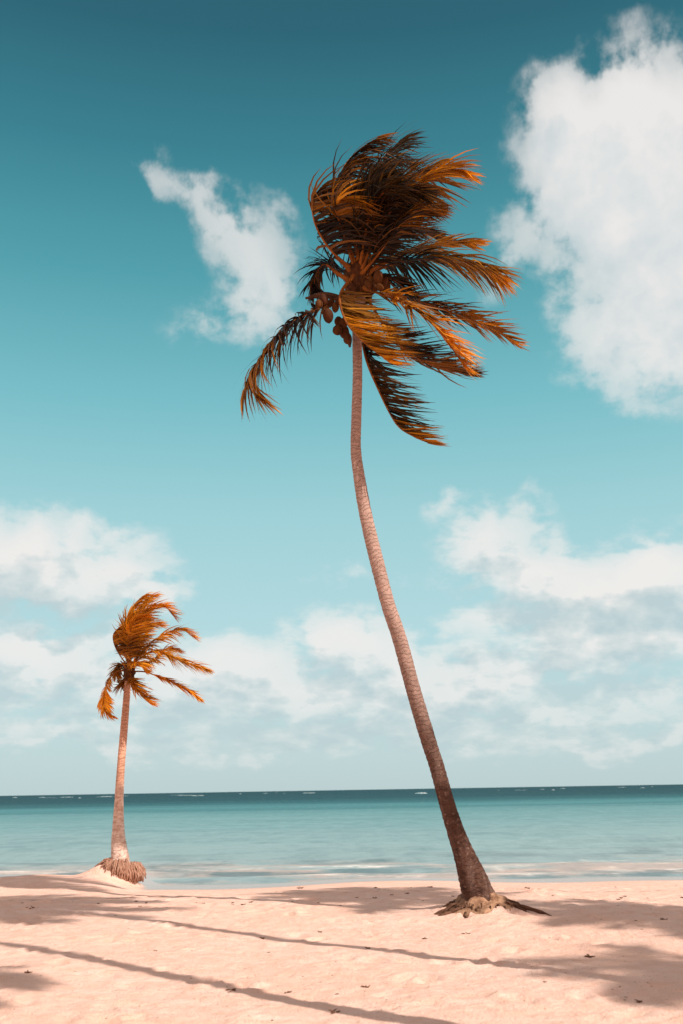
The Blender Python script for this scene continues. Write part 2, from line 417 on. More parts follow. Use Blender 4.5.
# white water breaking on the reef near the horizon
mt_foam, nt, b = material('breaker_foam')
tc = nt.n.new('ShaderNodeTexCoord').outputs['Object']
nt.put(b.inputs['Base Color'], nt.mix(nt.mr(nt.noise(tc, .8, 5, .6), .35, .65), (.10, .22, .25), (.50, .56, .57)))
b.inputs['Roughness'].default_value = .9
def breaker(loc, ln, h, seed):
    mb = MB(); r = random.Random(seed); n = 26; rows = []
    for i in range(n):
        u = i / (n - 1); env = math.sin(math.pi * u) ** .5
        hh = h * env * r.uniform(.45, 1.0); x = (u - .5) * ln
        yo = r.uniform(-.3, .3)
        rows.append([mb.pt((x, -1.4 + yo, -.3)), mb.pt((x, -.7 + yo, hh * .7 - .1)), mb.pt((x, yo, hh)), mb.pt((x, .8 + yo, hh * .6 - .1)), mb.pt((x, 1.6 + yo, -.3))])
    for a, c in zip(rows, rows[1:]):
        for k in range(4): mb.f.append((a[k], c[k], c[k + 1], a[k + 1]))
    o = mb.build('breaking_wave', mt_foam); o.location = loc
    return o
rb = random.Random(3)
specs = [(421, 430, 5.5, .6)]
for _ in range(26):
    px = rb.uniform(0, 340) if rb.random() < .75 else rb.uniform(470, 683)
    specs.append((px, rb.uniform(560, 1100), rb.choice((2, 3, 5, 8, 13)) * rb.uniform(.7, 1.3), rb.uniform(.10, .5)))
for i, (px, yd, ln, h) in enumerate(specs):
    x = at(px, 790, yd).x
    o = breaker((x, yd, SEA_Z), ln, h, i)
    if i == 0: tag(o, 'brightest white breaker on the sea just left of the tall leaning trunk', 'wave', 'white breakers on the far reef')
    else: tag(o, 'tiny white breaker in the dark band of sea below the horizon', 'wave', 'white breakers on the far reef')

# ------------------------------------------------------------------ palm materials
def leaf_material():
    mt, nt, b = material('palm_leaflets')
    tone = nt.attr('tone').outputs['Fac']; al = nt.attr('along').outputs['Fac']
    col = nt.ramp(tone, [(0, (.014, .009, .008)), (.3, (.048, .021, .009)), (.6, (.33, .115, .010)), (1, (.88, .33, .016))])  # tone puts crown shade and sunlit orange into leaf colour, beside natural variation
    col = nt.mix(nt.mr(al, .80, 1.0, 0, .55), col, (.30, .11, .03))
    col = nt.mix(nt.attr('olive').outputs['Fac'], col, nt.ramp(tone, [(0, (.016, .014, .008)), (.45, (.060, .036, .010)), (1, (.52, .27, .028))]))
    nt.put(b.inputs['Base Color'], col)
    b.inputs['Roughness'].default_value = .42
    b.inputs['Specular IOR Level'].default_value = .2
    tr = nt.n.new('ShaderNodeBsdfTranslucent'); nt.put(tr.inputs[0], nt.mix(.5, col, (.55, .16, .01), 'MULTIPLY'))
    nt.put(tr.inputs[0], col)
    mx = nt.n.new('ShaderNodeMixShader'); mx.inputs[0].default_value = .28
    nt.link(b.outputs[0], mx.inputs[1]); nt.link(tr.outputs[0], mx.inputs[2])
    nt.link(mx.outputs[0], nt.n['Material Output'].inputs[0])
    return mt
M_LEAF = leaf_material()
def simple(name, c0, c1, scale, rough=.7, stretch=(1, 1, 1), bump=.4, bd=.01):
    mt, nt, b = material(name)
    tc = nt.n.new('ShaderNodeTexCoord').outputs['Object']
    n = nt.noise(nt.v('MULTIPLY', tc, stretch), scale, 5, .62)
    nt.put(b.inputs['Base Color'], nt.mix(nt.mr(n, .35, .66), c0, c1))
    b.inputs['Roughness'].default_value = rough; b.inputs['Specular IOR Level'].default_value = .12
    nt.put(b.inputs['Normal'], nt.bump(n, bump, bd))
    return mt
M_RACHIS = simple('palm_midrib', (.15, .045, .010), (.32, .10, .016), 3, .6)
M_SHEATH = simple('palm_sheath_fibre', (.045, .016, .008), (.13, .045, .015), 9, .9, (3, 3, .7), .8, .03)
M_NUT = simple('coconut_husk', (.035, .011, .005), (.085, .024, .008), 7, .75)
M_DEAD = simple('dry_spathe', (.05, .022, .014), (.12, .05, .025), 12, .85)
M_ROOT = simple('palm_roots', (.075, .036, .022), (.19, .095, .06), 10, .9, (1, 1, 2.5), .9, .03)
M_SOIL = simple('root_matted_sand', (.11, .05, .027), (.47, .265, .165), 7, .95, (1, 1, 1.5), 1.0, .05)
M_ROOTP = simple('sunbleached_roots', (.28, .125, .08), (.56, .32, .225), 11, .9, (3, 3, .6), .9, .03)

def bark_material(name, upper, lower, dark, top_m):
    mt, nt, b = material(name)
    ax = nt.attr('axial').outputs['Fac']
    tc = nt.n.new('ShaderNodeTexCoord').outputs['Object']
    wob = nt.noise(tc, 4.0, 4, .6)
    ph = nt.m('ADD', nt.m('MULTIPLY', ax, 15.0), nt.m('MULTIPLY', wob, 5.0))
    ring = nt.m('FRACT', ph)
    crack = nt.mr(nt.m('ABSOLUTE', nt.m('SUBTRACT', ring, .5)), .36, .5, 0, 1)
    n2 = nt.noise(nt.v('MULTIPLY', tc, (1, 1, 1.4)), 11, 6, .65)
    n3 = nt.noise(nt.v('MULTIPLY', tc, (1, 1, .5)), 2.2, 5, .6)
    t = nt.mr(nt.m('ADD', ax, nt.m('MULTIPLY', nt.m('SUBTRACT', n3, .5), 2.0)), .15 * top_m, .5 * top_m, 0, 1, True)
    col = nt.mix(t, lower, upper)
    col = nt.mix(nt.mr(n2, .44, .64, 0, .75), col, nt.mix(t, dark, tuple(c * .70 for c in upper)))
    col = nt.mix(nt.mr(nt.noise(nt.v('MULTIPLY', tc, (1.6, 1.6, .35)), 5.0, 5, .65), .52, .66, 0, .45), col, tuple(c * .48 for c in upper))
    col = nt.mix(nt.m('MULTIPLY', nt.mr(nt.noise(tc, 17, 4, .65), .56, .72), nt.mr(t, 0, 1, .28, .5)), col, tuple(min(.8, c * 1.35) for c in upper))
    col = nt.mix(nt.m('MULTIPLY', nt.m('MULTIPLY', crack, nt.mr(n3, .40, .62)), .45), col, tuple(c * .45 for c in upper))
    nt.put(b.inputs['Base Color'], col); b.inputs['Roughness'].default_value = .9
    b.inputs['Specular IOR Level'].default_value = .15
    h = nt.m('ADD', nt.m('MULTIPLY', crack, -.4), n2)
    nt.put(b.inputs['Normal'], nt.bump(h, .9, .03))
    return mt
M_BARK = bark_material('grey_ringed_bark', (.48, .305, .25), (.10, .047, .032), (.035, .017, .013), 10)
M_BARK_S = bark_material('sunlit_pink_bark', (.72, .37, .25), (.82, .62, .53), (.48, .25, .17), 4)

# ------------------------------------------------------------------ palm parts
WIND = Vector((1.0, .18, .02)).normalized()
GRAV = Vector((0, 0, -1))
def make_frond(parent, base, pts, leaf=.7, n=62, wind=.55, grav=.3, tone=(.3, .6), width=.034, twist=0.0, seed=0, seg=4, start=.12, rr=.03, wvec=None, spread=1.0, jitter=.20, bias=0.0):
    r = random.Random(seed)
    path, L = catmull(pts, 40); leaf *= 1.24; width *= 1.3; n = int(n * 1.6); ol = max(0, random.Random(seed + 9).uniform(-.35, .42))
    path = [p - base for p in path]
    W = wvec or WIND
    mb = MB()
    def sample(t):
        f = t * 39; i = min(38, int(f)); return path[i].lerp(path[i + 1], f - i), (path[min(39, i + 2)] - path[max(0, i - 1)]).normalized()
    ph = [r.uniform(0, 6.28) for _ in range(4)]
    for i in range(n):
        t = start + (1 - start) * (i + .5) / n
        env = (math.sin(math.pi * min(1, (t - start) / (1 - start) * .86 + .12)) ** .5)
        env = max(.42, env)
        for side in (-1, 1):
            tt = min(.999, t + r.uniform(-.4, .4) / n)
            p0, T = sample(tt)
            up = Vector((0, 0, 1)) - T * T.z
            if up.length < .2: up = Vector((0, -1, .2)) - T * T.dot(Vector((0, -1, .2)))
            up.normalize()
            S_ = T.cross(up)
            if twist:
                q = Matrix.Rotation(twist, 3, T); S_ = q @ S_; up = q @ up
            ang = math.radians(62 - 34 * t + r.gauss(0, 7)) * spread
            d = (T * math.cos(ang) + S_ * side * math.sin(ang) + up * (.18 + r.gauss(0, jitter))).normalized()
            if bias: d = (d + (W + GRAV * grav * .6) * bias).normalized()
            ln = leaf * env * r.uniform(.78, 1.12)
            if r.random() < .05: ln *= r.uniform(.3, .6)
            flut = .30 * math.sin(9 * t + ph[0] + side) + .22 * math.sin(23 * t + ph[1] + side * 2)
            wv = (W * (wind * (1 + .5 * flut)) + GRAV * (grav * (1 - flut)) + Vector((r.gauss(0, jitter), r.gauss(0, jitter), r.gauss(0, jitter))) * .6)
            nrm = (up + Vector((r.gauss(0, .4), r.gauss(0, .4), r.gauss(0, .4)))).normalized()
            w0 = width * r.uniform(.7, 1.25)
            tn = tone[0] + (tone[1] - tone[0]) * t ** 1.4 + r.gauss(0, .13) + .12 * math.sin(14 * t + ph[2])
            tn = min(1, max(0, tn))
            p = p0.copy(); prev = None
            for k in range(seg + 1):
                u = k / seg
                wd = w0 * (1 - u) ** .75 * (.75 + .9 * min(u, .3)) + .002
                B = d.cross(nrm)
                if B.length < .05: B = d.cross(T)
                B.normalize()
                a = mb.pt(p + B * wd * .5, tone=tn, along=u, olive=ol); c = mb.pt(p - B * wd * .5, tone=tn, along=u, olive=ol)
                if prev: mb.f.append((prev[0], prev[1], c, a))
                prev = (a, c)
                d = (d + wv * (1.6 / seg)).normalized()
                p = p + d * (ln / seg)
    fr = mb.build('frond', M_LEAF, parent)
    mr_ = MB()
    mr_.tube(path, [rr * (1 - .86 * (i / 39) ** .8) * (1.6 if i < 2 else 1) for i in range(40)], 6)
    mr_.build('midrib', M_RACHIS, fr)
    return fr

def make_trunk(parent, base, pts, radii, bark, n=150, sides=28, ringlen=.075, flute=.0, seed=1):
    path, L = catmull(pts, n)
    r = random.Random(seed)
    mb = MB(); rings = []
    rad_t = np.linspace(0, 1, len(radii))
    if len(radii) == len(pts):
        cum = np.cumsum([0] + [(Vector(b_) - Vector(a)).length for a, b_ in zip(pts, pts[1:])]); rad_t = cum / cum[-1]
    ph = r.uniform(0, 6)
    for i, p in enumerate(path):
        u = i / (n - 1); R_ = float(np.interp(u, rad_t, radii))
        T = (path[min(n - 1, i + 1)] - path[max(0, i - 1)]).normalized()
        a = T.cross(Vector((0, 1, 0))).normalized(); b_ = T.cross(a)
        saw = ((u * L / ringlen + 1.3 * math.sin(u * L * 1.7 + ph) + .7 * math.sin(u * L * 4.3)) % 1.0)
        ring = []
        lump = .05 * math.sin(u * L * 2.3 + ph) + .03 * math.sin(u * L * 5.1)
        for k in range(sides):
            th = 2 * math.pi * k / sides
            q = R_ * (1 + .05 * (saw - .5) + lump * .5 + .025 * math.sin(th * 3 + u * 9) + r.gauss(0, .012) + flute * (1 - u) ** 14 * math.sin(th * 7 + ph))
            ring.append(mb.pt(p - base + (a * math.cos(th) + b_ * math.sin(th)) * q, axial=u * L))
        rings.append(ring)
    for r0, r1 in zip(rings, rings[1:]):
        for k in range(sides): mb.f.append((r0[k], r0[(k + 1) % sides], r1[(k + 1) % sides], r1[k]))
    mb.f.append(tuple(rings[-1]))
    return mb.build('trunk', bark, parent)

def coconut_mesh():
    mb = MB(); n, s = 10, 12; rows = []
    for i in range(1, n):
        th = math.pi * i / n; z = math.cos(th); rr = math.sin(th)
        rows.append([mb.pt((rr * .093 * (1 + .07 * math.cos(3 * 2 * math.pi * k / s)) * math.cos(2 * math.pi * k / s),
                            rr * .093 * (1 + .07 * math.cos(3 * 2 * math.pi * k / s)) * math.sin(2 * math.pi * k / s), .125 * z * (1 + (.12 if z < 0 else 0)))) for k in range(s)])
    t = mb.pt((0, 0, .125)); bt = mb.pt((0, 0, -.150))
    for a, c in zip(rows, rows[1:]):
        for k in range(s): mb.f.append((a[k], c[k], c[(k + 1) % s], a[(k + 1) % s]))
    for k in range(s):
        mb.f.append((t, rows[0][k], rows[0][(k + 1) % s])); mb.f.append((bt, rows[-1][(k + 1) % s], rows[-1][k]))
    return mb.mesh('coconut', M_NUT)

# ------------------------------------------------------------------ the tall leaning palm
big = empty('coconut_palm', BIG_BASE)
tag(big, 'tall leaning coconut palm with brown windblown crown rising from the beach', 'palm tree', 'windblown coconut palms')
def bz(X, Y, dy=0.0, Yc=14.7):      # photo px read off a 2.203x enlargement of the crown
    if X > 420: X = 420 + (X - 420) * .88       # the leaflets carry on past the midrib's end
    return at(230 + X / 2.203, 120 + Y / 2.203, Yc + dy)
TR = [(483.5, 916, .30), (482.5, 909, .272), (478.8, 897, .232), (471.4, 874, .196), (462.6, 850, .152), (454.4, 827, .130), (447, 803, .120), (436.5, 765, .118), (430, 745, .116), (414.3, 693, .112), (399.5, 639, .114), (387.8, 604, .116),
      (376.3, 560, .110), (365.8, 516, .104), (358.4, 472, .094), (355.8, 448, .09), (356.6, 413, .084), (357.6, 375, .080), (357.4, 345, .080), (358.5, 318, .10), (360, 292, .11)]
tp = [at(x, y, 14.8 - .1 * i / (len(TR) - 1)) for i, (x, y, r) in enumerate(TR)]
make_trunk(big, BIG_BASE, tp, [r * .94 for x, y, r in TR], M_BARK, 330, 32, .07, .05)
def sheath(parent, base, cen, rad, ln, tilt=(0, 0)):
    mb = MB(); rows = []; r = random.Random(5)
    for i in range(12):
        u = i / 11; z = -ln * .5 + ln * u
        R_ = rad * (.62 + .9 * math.sin(math.pi * (.10 + .72 * u))) * (1 - .35 * max(0, u - .7) / .3)
        rows.append([mb.pt(cen - base + Vector((math.cos(2 * math.pi * k / 18) * R_ * r.uniform(.84, 1.16) + tilt[0] * z, math.sin(2 * math.pi * k / 18) * R_ * r.uniform(.84, 1.16), z))) for k in range(18)])
    for a, c in zip(rows, rows[1:]):
        for k in range(18): mb.f.append((a[k], a[(k + 1) % 18], c[(k + 1) % 18], c[k]))
    mb.f.append(tuple(rows[-1]))
    return mb.build('leaf_sheath', M_SHEATH, parent)
CB = bz(288, 352)
sheath(big, BIG_BASE, CB, .17, .75)
BF = [  # points (zoom x, zoom y, depth offset), kw
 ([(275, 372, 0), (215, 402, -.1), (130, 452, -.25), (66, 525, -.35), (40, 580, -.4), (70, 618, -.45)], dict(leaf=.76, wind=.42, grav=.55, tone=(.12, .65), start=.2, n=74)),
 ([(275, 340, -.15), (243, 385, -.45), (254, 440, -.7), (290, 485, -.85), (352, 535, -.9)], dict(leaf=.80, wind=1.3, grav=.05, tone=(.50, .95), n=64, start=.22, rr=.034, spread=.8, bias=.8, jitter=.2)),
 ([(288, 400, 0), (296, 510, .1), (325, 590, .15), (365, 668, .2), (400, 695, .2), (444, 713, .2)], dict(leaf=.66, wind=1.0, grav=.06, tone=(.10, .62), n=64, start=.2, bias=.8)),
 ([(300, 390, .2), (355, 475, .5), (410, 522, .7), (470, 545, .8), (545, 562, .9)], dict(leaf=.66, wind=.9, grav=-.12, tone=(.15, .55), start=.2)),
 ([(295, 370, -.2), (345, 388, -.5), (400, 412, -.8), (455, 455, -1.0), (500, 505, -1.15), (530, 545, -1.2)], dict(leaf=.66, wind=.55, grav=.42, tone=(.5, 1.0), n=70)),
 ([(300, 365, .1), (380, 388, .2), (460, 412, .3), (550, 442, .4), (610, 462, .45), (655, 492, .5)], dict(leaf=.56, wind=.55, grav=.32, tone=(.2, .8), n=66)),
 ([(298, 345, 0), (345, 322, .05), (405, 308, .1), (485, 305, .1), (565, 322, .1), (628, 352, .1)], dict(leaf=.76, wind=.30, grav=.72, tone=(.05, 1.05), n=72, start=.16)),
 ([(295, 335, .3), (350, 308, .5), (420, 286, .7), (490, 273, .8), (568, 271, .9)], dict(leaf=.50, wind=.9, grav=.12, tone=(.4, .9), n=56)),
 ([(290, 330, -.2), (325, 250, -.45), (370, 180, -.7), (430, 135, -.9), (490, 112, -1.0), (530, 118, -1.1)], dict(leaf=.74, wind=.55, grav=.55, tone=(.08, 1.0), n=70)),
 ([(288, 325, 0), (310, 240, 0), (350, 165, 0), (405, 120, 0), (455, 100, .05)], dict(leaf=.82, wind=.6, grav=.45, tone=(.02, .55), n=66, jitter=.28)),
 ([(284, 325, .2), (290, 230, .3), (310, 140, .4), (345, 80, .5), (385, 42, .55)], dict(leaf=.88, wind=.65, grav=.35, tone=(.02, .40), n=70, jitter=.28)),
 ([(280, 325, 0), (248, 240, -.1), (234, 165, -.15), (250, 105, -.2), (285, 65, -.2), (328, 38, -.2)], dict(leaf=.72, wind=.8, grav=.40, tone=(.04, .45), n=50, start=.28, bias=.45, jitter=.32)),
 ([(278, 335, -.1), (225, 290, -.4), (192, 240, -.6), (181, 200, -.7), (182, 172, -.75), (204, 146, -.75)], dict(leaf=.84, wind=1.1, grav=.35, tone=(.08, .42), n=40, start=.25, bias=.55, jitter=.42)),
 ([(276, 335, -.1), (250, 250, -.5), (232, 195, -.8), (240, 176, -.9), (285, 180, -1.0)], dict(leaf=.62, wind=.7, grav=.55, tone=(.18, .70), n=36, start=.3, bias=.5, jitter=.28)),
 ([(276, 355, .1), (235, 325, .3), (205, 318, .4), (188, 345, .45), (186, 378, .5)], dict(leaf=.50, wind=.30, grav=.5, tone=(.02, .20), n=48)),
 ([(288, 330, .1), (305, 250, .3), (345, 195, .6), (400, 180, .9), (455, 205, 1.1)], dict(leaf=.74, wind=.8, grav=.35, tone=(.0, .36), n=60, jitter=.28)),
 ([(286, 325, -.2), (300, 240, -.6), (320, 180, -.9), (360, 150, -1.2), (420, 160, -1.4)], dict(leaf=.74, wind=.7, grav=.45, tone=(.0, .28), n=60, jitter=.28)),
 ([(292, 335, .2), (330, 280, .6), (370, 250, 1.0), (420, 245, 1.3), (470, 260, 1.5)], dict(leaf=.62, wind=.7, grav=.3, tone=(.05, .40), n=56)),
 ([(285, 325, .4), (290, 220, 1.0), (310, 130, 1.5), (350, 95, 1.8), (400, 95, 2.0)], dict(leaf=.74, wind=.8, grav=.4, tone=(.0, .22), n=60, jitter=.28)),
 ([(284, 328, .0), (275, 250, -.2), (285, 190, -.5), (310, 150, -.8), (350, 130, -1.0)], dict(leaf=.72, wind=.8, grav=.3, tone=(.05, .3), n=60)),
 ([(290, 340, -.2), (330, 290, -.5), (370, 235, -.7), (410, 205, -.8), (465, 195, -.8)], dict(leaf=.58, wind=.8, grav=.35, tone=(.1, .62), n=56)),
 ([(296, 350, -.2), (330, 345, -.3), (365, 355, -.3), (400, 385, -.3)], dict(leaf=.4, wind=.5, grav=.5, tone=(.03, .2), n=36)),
]
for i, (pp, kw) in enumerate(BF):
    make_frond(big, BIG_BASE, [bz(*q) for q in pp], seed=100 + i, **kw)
# upright young spear leaves and cut leaf bases in the heart of the crown
mb_pts = [((282, 345), (270, 300), (262, 268)), ((290, 345), (296, 300), (300, 262)), ((284, 345), (282, 300), (284, 255)), ((278, 350), (252, 318), (228, 300)), ((296, 350), (322, 325), (352, 312)), ((275, 360), (240, 340), (212, 318))]
for a, b_, c in mb_pts:
    mb = MB(); pth, _ = catmull([bz(*a, -.12) - BIG_BASE, bz(*b_, -.2) - BIG_BASE, bz(*c, -.28) - BIG_BASE], 10)
    mb.tube(pth, [.055 - .004 * i for i in range(10)], 7); mb.build('leaf_stalk', M_RACHIS, big)
oi = M_NUT.node_tree.nodes.new('ShaderNodeObjectInfo'); q_ = NT(M_NUT.node_tree); b_n = M_NUT.node_tree.nodes['Principled BSDF']
q_.put(b_n.inputs['Base Color'], q_.mix(q_.m('MULTIPLY', oi.outputs['Random'], .75), b_n.inputs['Base Color'].links[0].from_socket, (.16, .058, .012)))
NUT = coconut_mesh()
def nut(parent, base, pos, seed):
    r = random.Random(seed)
    o = bpy.data.objects.new('coconut', NUT); o.location = pos - base
    o.rotation_euler = (r.uniform(-.5, .5), r.uniform(-.5, .5), r.uniform(0, 6)); s = r.uniform(.58, .92); o.scale = (s, s, s)
    return link(o, parent)
nuts = [(196, 405), (210, 418), (222, 402), (206, 396), (232, 412), (216, 430), (240, 398), (238, 442), (237, 462), (252, 466), (258, 482), (250, 448),
        (312, 352), (326, 346), (338, 356), (330, 368), (318, 366), (345, 368), (304, 362)]
for i, (x, y) in enumerate(nuts):
    nut(big, BIG_BASE, bz(x, y, -.38 + .12 * ((i * 37) % 5 - 2) / 2), i)
for a, b_, c in (((280, 375), (250, 385), (215, 405)), ((280, 380), (258, 410), (246, 455)), ((292, 365), (312, 350), (334, 354))):
    mb = MB(); pth, _ = catmull([bz(*a, -.1) - BIG_BASE, bz(*b_, -.2) - BIG_BASE, bz(*c, -.22) - BIG_BASE], 10)
    mb.tube(pth, [.026 - .0015 * i for i in range(10)], 6); mb.build('fruit_stalk', M_RACHIS, big)
for a, b_, c in (((245, 392), (205, 386), (166, 393)), ((258, 470), (262, 485), (264, 500))):
    mb = MB(); pth, _ = catmull([bz(*a, -.15) - BIG_BASE, bz(*b_, -.2) - BIG_BASE, bz(*c, -.2) - BIG_BASE], 12)
    mb.tube(pth, [.02 + .035 * math.sin(math.pi * min(1, .15 + i / 12)) for i in range(12)], 7); mb.build('spathe', M_DEAD, big)
# exposed roots at its foot
def gz(x, y): return float(ground(np.array([x]), np.array([y]), False)[0])
rr_ = random.Random(12)
def root_run(parent, base, pts, r0, mat, name='root'):
    mb = MB(); pth, _ = catmull([Vector((p[0], p[1], gz(p[0], p[1]) + p[2])) - base for p in pts], 22)
    mb.tube(pth, [r0 * (1 - .75 * i / 21) * (1 + .15 * math.sin(i * 1.3 + r0 * 50)) for i in range(22)], 8, jit=.1)
    return mb.build(name, mat, parent)
bx, by = BIG_BASE.x, BIG_BASE.y
for pts, r0 in (
    ([(bx - .12, by - .22, .02), (bx - .42, by - .30, .03), (bx - .62, by - .36, .02), (bx - .80, by - .45, -.04)], .085),
    ([(bx - .10, by - .15, .05), (bx - .35, by - .12, .05), (bx - .6, by - .14, .03), (bx - .85, by - .2, -.05)], .075),
    ([(bx + .12, by - .2, .04), (bx + .42, by - .22, .07), (bx + .75, by - .30, .06), (bx + .98, by - .42, -.03)], .045),
    ([(bx + .15, by - .1, .03), (bx + .5, by - .06, .05), (bx + .8, by - .12, .02), (bx + 1.1, by - .22, -.05)], .05),
    ([(bx - .25, by - .33, .0), (bx - .3, by - .5, .02), (bx - .25, by - .68, -.04)], .045)):
    root_run(big, BIG_BASE, [(x_, y_, z_ - .02) for x_, y_, z_ in pts], r0 * .62, M_ROOT)
mb = MB()
for k in range(150):
    th = rr_.choice((rr_.gauss(3.35, .45), rr_.gauss(-.15, .35), rr_.uniform(0, 6.28))); rr0 = rr_.uniform(.26, .42); p0 = Vector((math.cos(th) * rr0, math.sin(th) * rr0, rr_.uniform(.0, .12)))
    ln = rr_.uniform(.04, .24) * (1.3 if abs(math.sin(th)) < .5 else .45); p1 = p0 + Vector((math.cos(th) * ln, math.sin(th) * ln, 0)); p1.z = gz(p1.x + bx, p1.y + by) - BIG_BASE.z - .01
    pm = p0.lerp(p1, .5) + Vector((0, 0, .04))
    mb.tube([p0, pm, p1], [.013, .010, .005], 5)
mb.build('fine_roots', M_ROOT, big)['kind'] = 'stuff'
# matted roots and sand heaped against the trunk
mb = MB(); rows = []
for i in range(16):
    u = i / 15
    row = []
    for k in range(48):
        th = 2 * math.pi * k / 48; c_, s_ = math.cos(th), math.sin(th)
        reach = .50 + .20 * max(0, -c_) + .12 * max(0, c_) + .10 * math.sin(3 * th + 1) + .06 * math.sin(7 * th)
        rad = .18 + (reach - .18) * u
        px_, py_ = bx + c_ * rad, by + s_ * rad
        n_ = float(fbm(np.array([px_ * 7.0]), np.array([py_ * 7.0]), 4, 91)[0])
        h_ = .13 * (1 - u) ** 1.1 * (1 + 1.6 * n_) + .05 * n_ * (1 - u) - .035 * u
        row.append(mb.pt((px_ - bx, py_ - by, gz(px_, py_) - BIG_BASE.z + h_)))
    rows.append(row)
for a, c in zip(rows, rows[1:]):
    for k in range(48): mb.f.append((a[k], c[k], c[(k + 1) % 48], a[(k + 1) % 48]))
mb.build('root_mound', M_SOIL, big)

# ------------------------------------------------------------------ the small palm by the water
small = empty('coconut_palm', SMALL_BASE)
tag(small, 'short upright coconut palm with orange fronds on a sand mound at the waterline', 'palm tree', 'windblown coconut palms')
def sz(X, Y, dy=0.0, Yc=21.4):
    return at(90 + X / 5.254, 580 + Y / 5.254, Yc + dy)
TS = [(120.5, 866), (120, 855), (118.5, 835), (119, 800), (121, 765), (124, 730), (126.5, 700), (128, 680), (129, 668)]
make_trunk(small, SMALL_BASE, [at(x, y, 21.5) for x, y in TS], [.20, .170, .132, .092, .082, .076, .073, .072, .078], M_BARK_S, 150, 24, .06, .06, 4)
sheath(small, SMALL_BASE, sz(207, 478), .085, .42)
SF = [
 ([(198, 480, 0), (150, 478, -.1), (108, 510, -.2), (82, 575, -.25), (72, 645, -.3), (84, 695, -.3), (125, 722, -.3)], dict(leaf=.22, wind=.5, grav=.35, tone=(.55, .75), start=.3)),
 ([(220, 480, 0), (285, 482, -.1), (340, 500, -.2), (410, 528, -.3), (490, 568, -.3), (580, 628, -.35)], dict(leaf=.27, wind=.4, grav=.45, tone=(.65, .95), n=76, start=.30)),
 ([(215, 460, -.1), (270, 405, -.2), (340, 375, -.3), (420, 395, -.4), (510, 435, -.45), (612, 472, -.5)], dict(leaf=.42, wind=.4, grav=.55, tone=(.55, .85), n=66)),
 ([(215, 450, .1), (265, 380, .2), (335, 318, .3), (415, 272, .4), (485, 262, .4), (550, 300, .45)], dict(leaf=.38, wind=.5, grav=.42, tone=(.40, .8), n=62)),
 ([(206, 450, 0), (197, 340, 0), (195, 230, 0), (225, 140, 0), (265, 95, 0), (300, 70, 0)], dict(leaf=.38, wind=.7, grav=.35, tone=(.35, .7), n=46, start=.3, bias=.4, jitter=.25)),
 ([(208, 450, -.1), (222, 330, -.2), (255, 215, -.3), (310, 150, -.4), (385, 135, -.45), (445, 195, -.5)], dict(leaf=.42, wind=.6, grav=.35, tone=(.4, .8), n=62)),
 ([(207, 450, .2), (212, 320, .3), (235, 200, .4), (280, 120, .5), (340, 82, .5)], dict(leaf=.40, wind=.7, grav=.25, tone=(.35, .7), n=60)),
 ([(200, 455, 0), (160, 400, -.2), (130, 345, -.3), (121, 295, -.35), (140, 262, -.4), (185, 240, -.4)], dict(leaf=.42, wind=.9, grav=.4, tone=(.15, .5), n=36, start=.3, bias=.7, jitter=.3)),
 ([(212, 490, -.1), (222, 530, -.25), (250, 580, -.35), (280, 615, -.4), (318, 648, -.4)], dict(leaf=.34, wind=.6, grav=.15, tone=(.4, .75), n=48, start=.15)),
 ([(208, 470, -.15), (230, 440, -.4), (262, 440, -.6), (290, 475, -.7)], dict(leaf=.30, wind=.5, grav=.4, tone=(.65, .95), n=44)),
 ([(200, 470, .1), (170, 445, .2), (148, 460, .25), (138, 500, .3)], dict(leaf=.26, wind=.3, grav=.5, tone=(.2, .4), n=36)),
 ([(208, 455, .2), (225, 350, .5), (260, 270, .7), (320, 230, .9), (375, 240, 1.0)], dict(leaf=.40, wind=.6, grav=.3, tone=(.4, .7), n=56)),
 ([(206, 452, -.1), (205, 350, -.3), (215, 260, -.5), (245, 200, -.6), (300, 190, -.7)], dict(leaf=.40, wind=.7, grav=.25, tone=(.3, .7), n=56)),
 ([(204, 455, .1), (175, 370, .2), (160, 310, .3), (175, 265, .35), (215, 250, .4)], dict(leaf=.34, wind=.8, grav=.4, tone=(.1, .4), n=30, start=.3, bias=.5, jitter=.3)),
 ([(203, 490, .0), (190, 530, .1), (170, 555, .15), (160, 545, .2)], dict(leaf=.24, wind=.5, grav=.2, tone=(.2, .5), n=30)),
 ([(214, 465, .2), (270, 440, .4), (330, 420, .6), (400, 365, .6), (470, 375, .7)], dict(leaf=.32, wind=.5, grav=.4, tone=(.45, .8), n=50)),
]
for i, (pp, kw) in enumerate(SF):
    kw.setdefault('width', .028); kw['leaf'] *= 1.12; kw['tone'] = tuple(min(1.05, t + .28) for t in kw['tone'])
    make_frond(small, SMALL_BASE, [sz(*q) for q in pp], seed=300 + i, rr=.018, **kw)
for a, b_, c in (((205, 470), (196, 425), (190, 385)), ((209, 470), (214, 420), (220, 380)), ((212, 470), (235, 430), (258, 400)), ((200, 475), (178, 445), (160, 425))):
    mb = MB(); pth, _ = catmull([sz(*a, -.08) - SMALL_BASE, sz(*b_, -.1) - SMALL_BASE, sz(*c, -.12) - SMALL_BASE], 8)
    mb.tube(pth, [.03 - .0025 * i for i in range(8)], 6); mb.build('leaf_stalk', M_RACHIS, small)
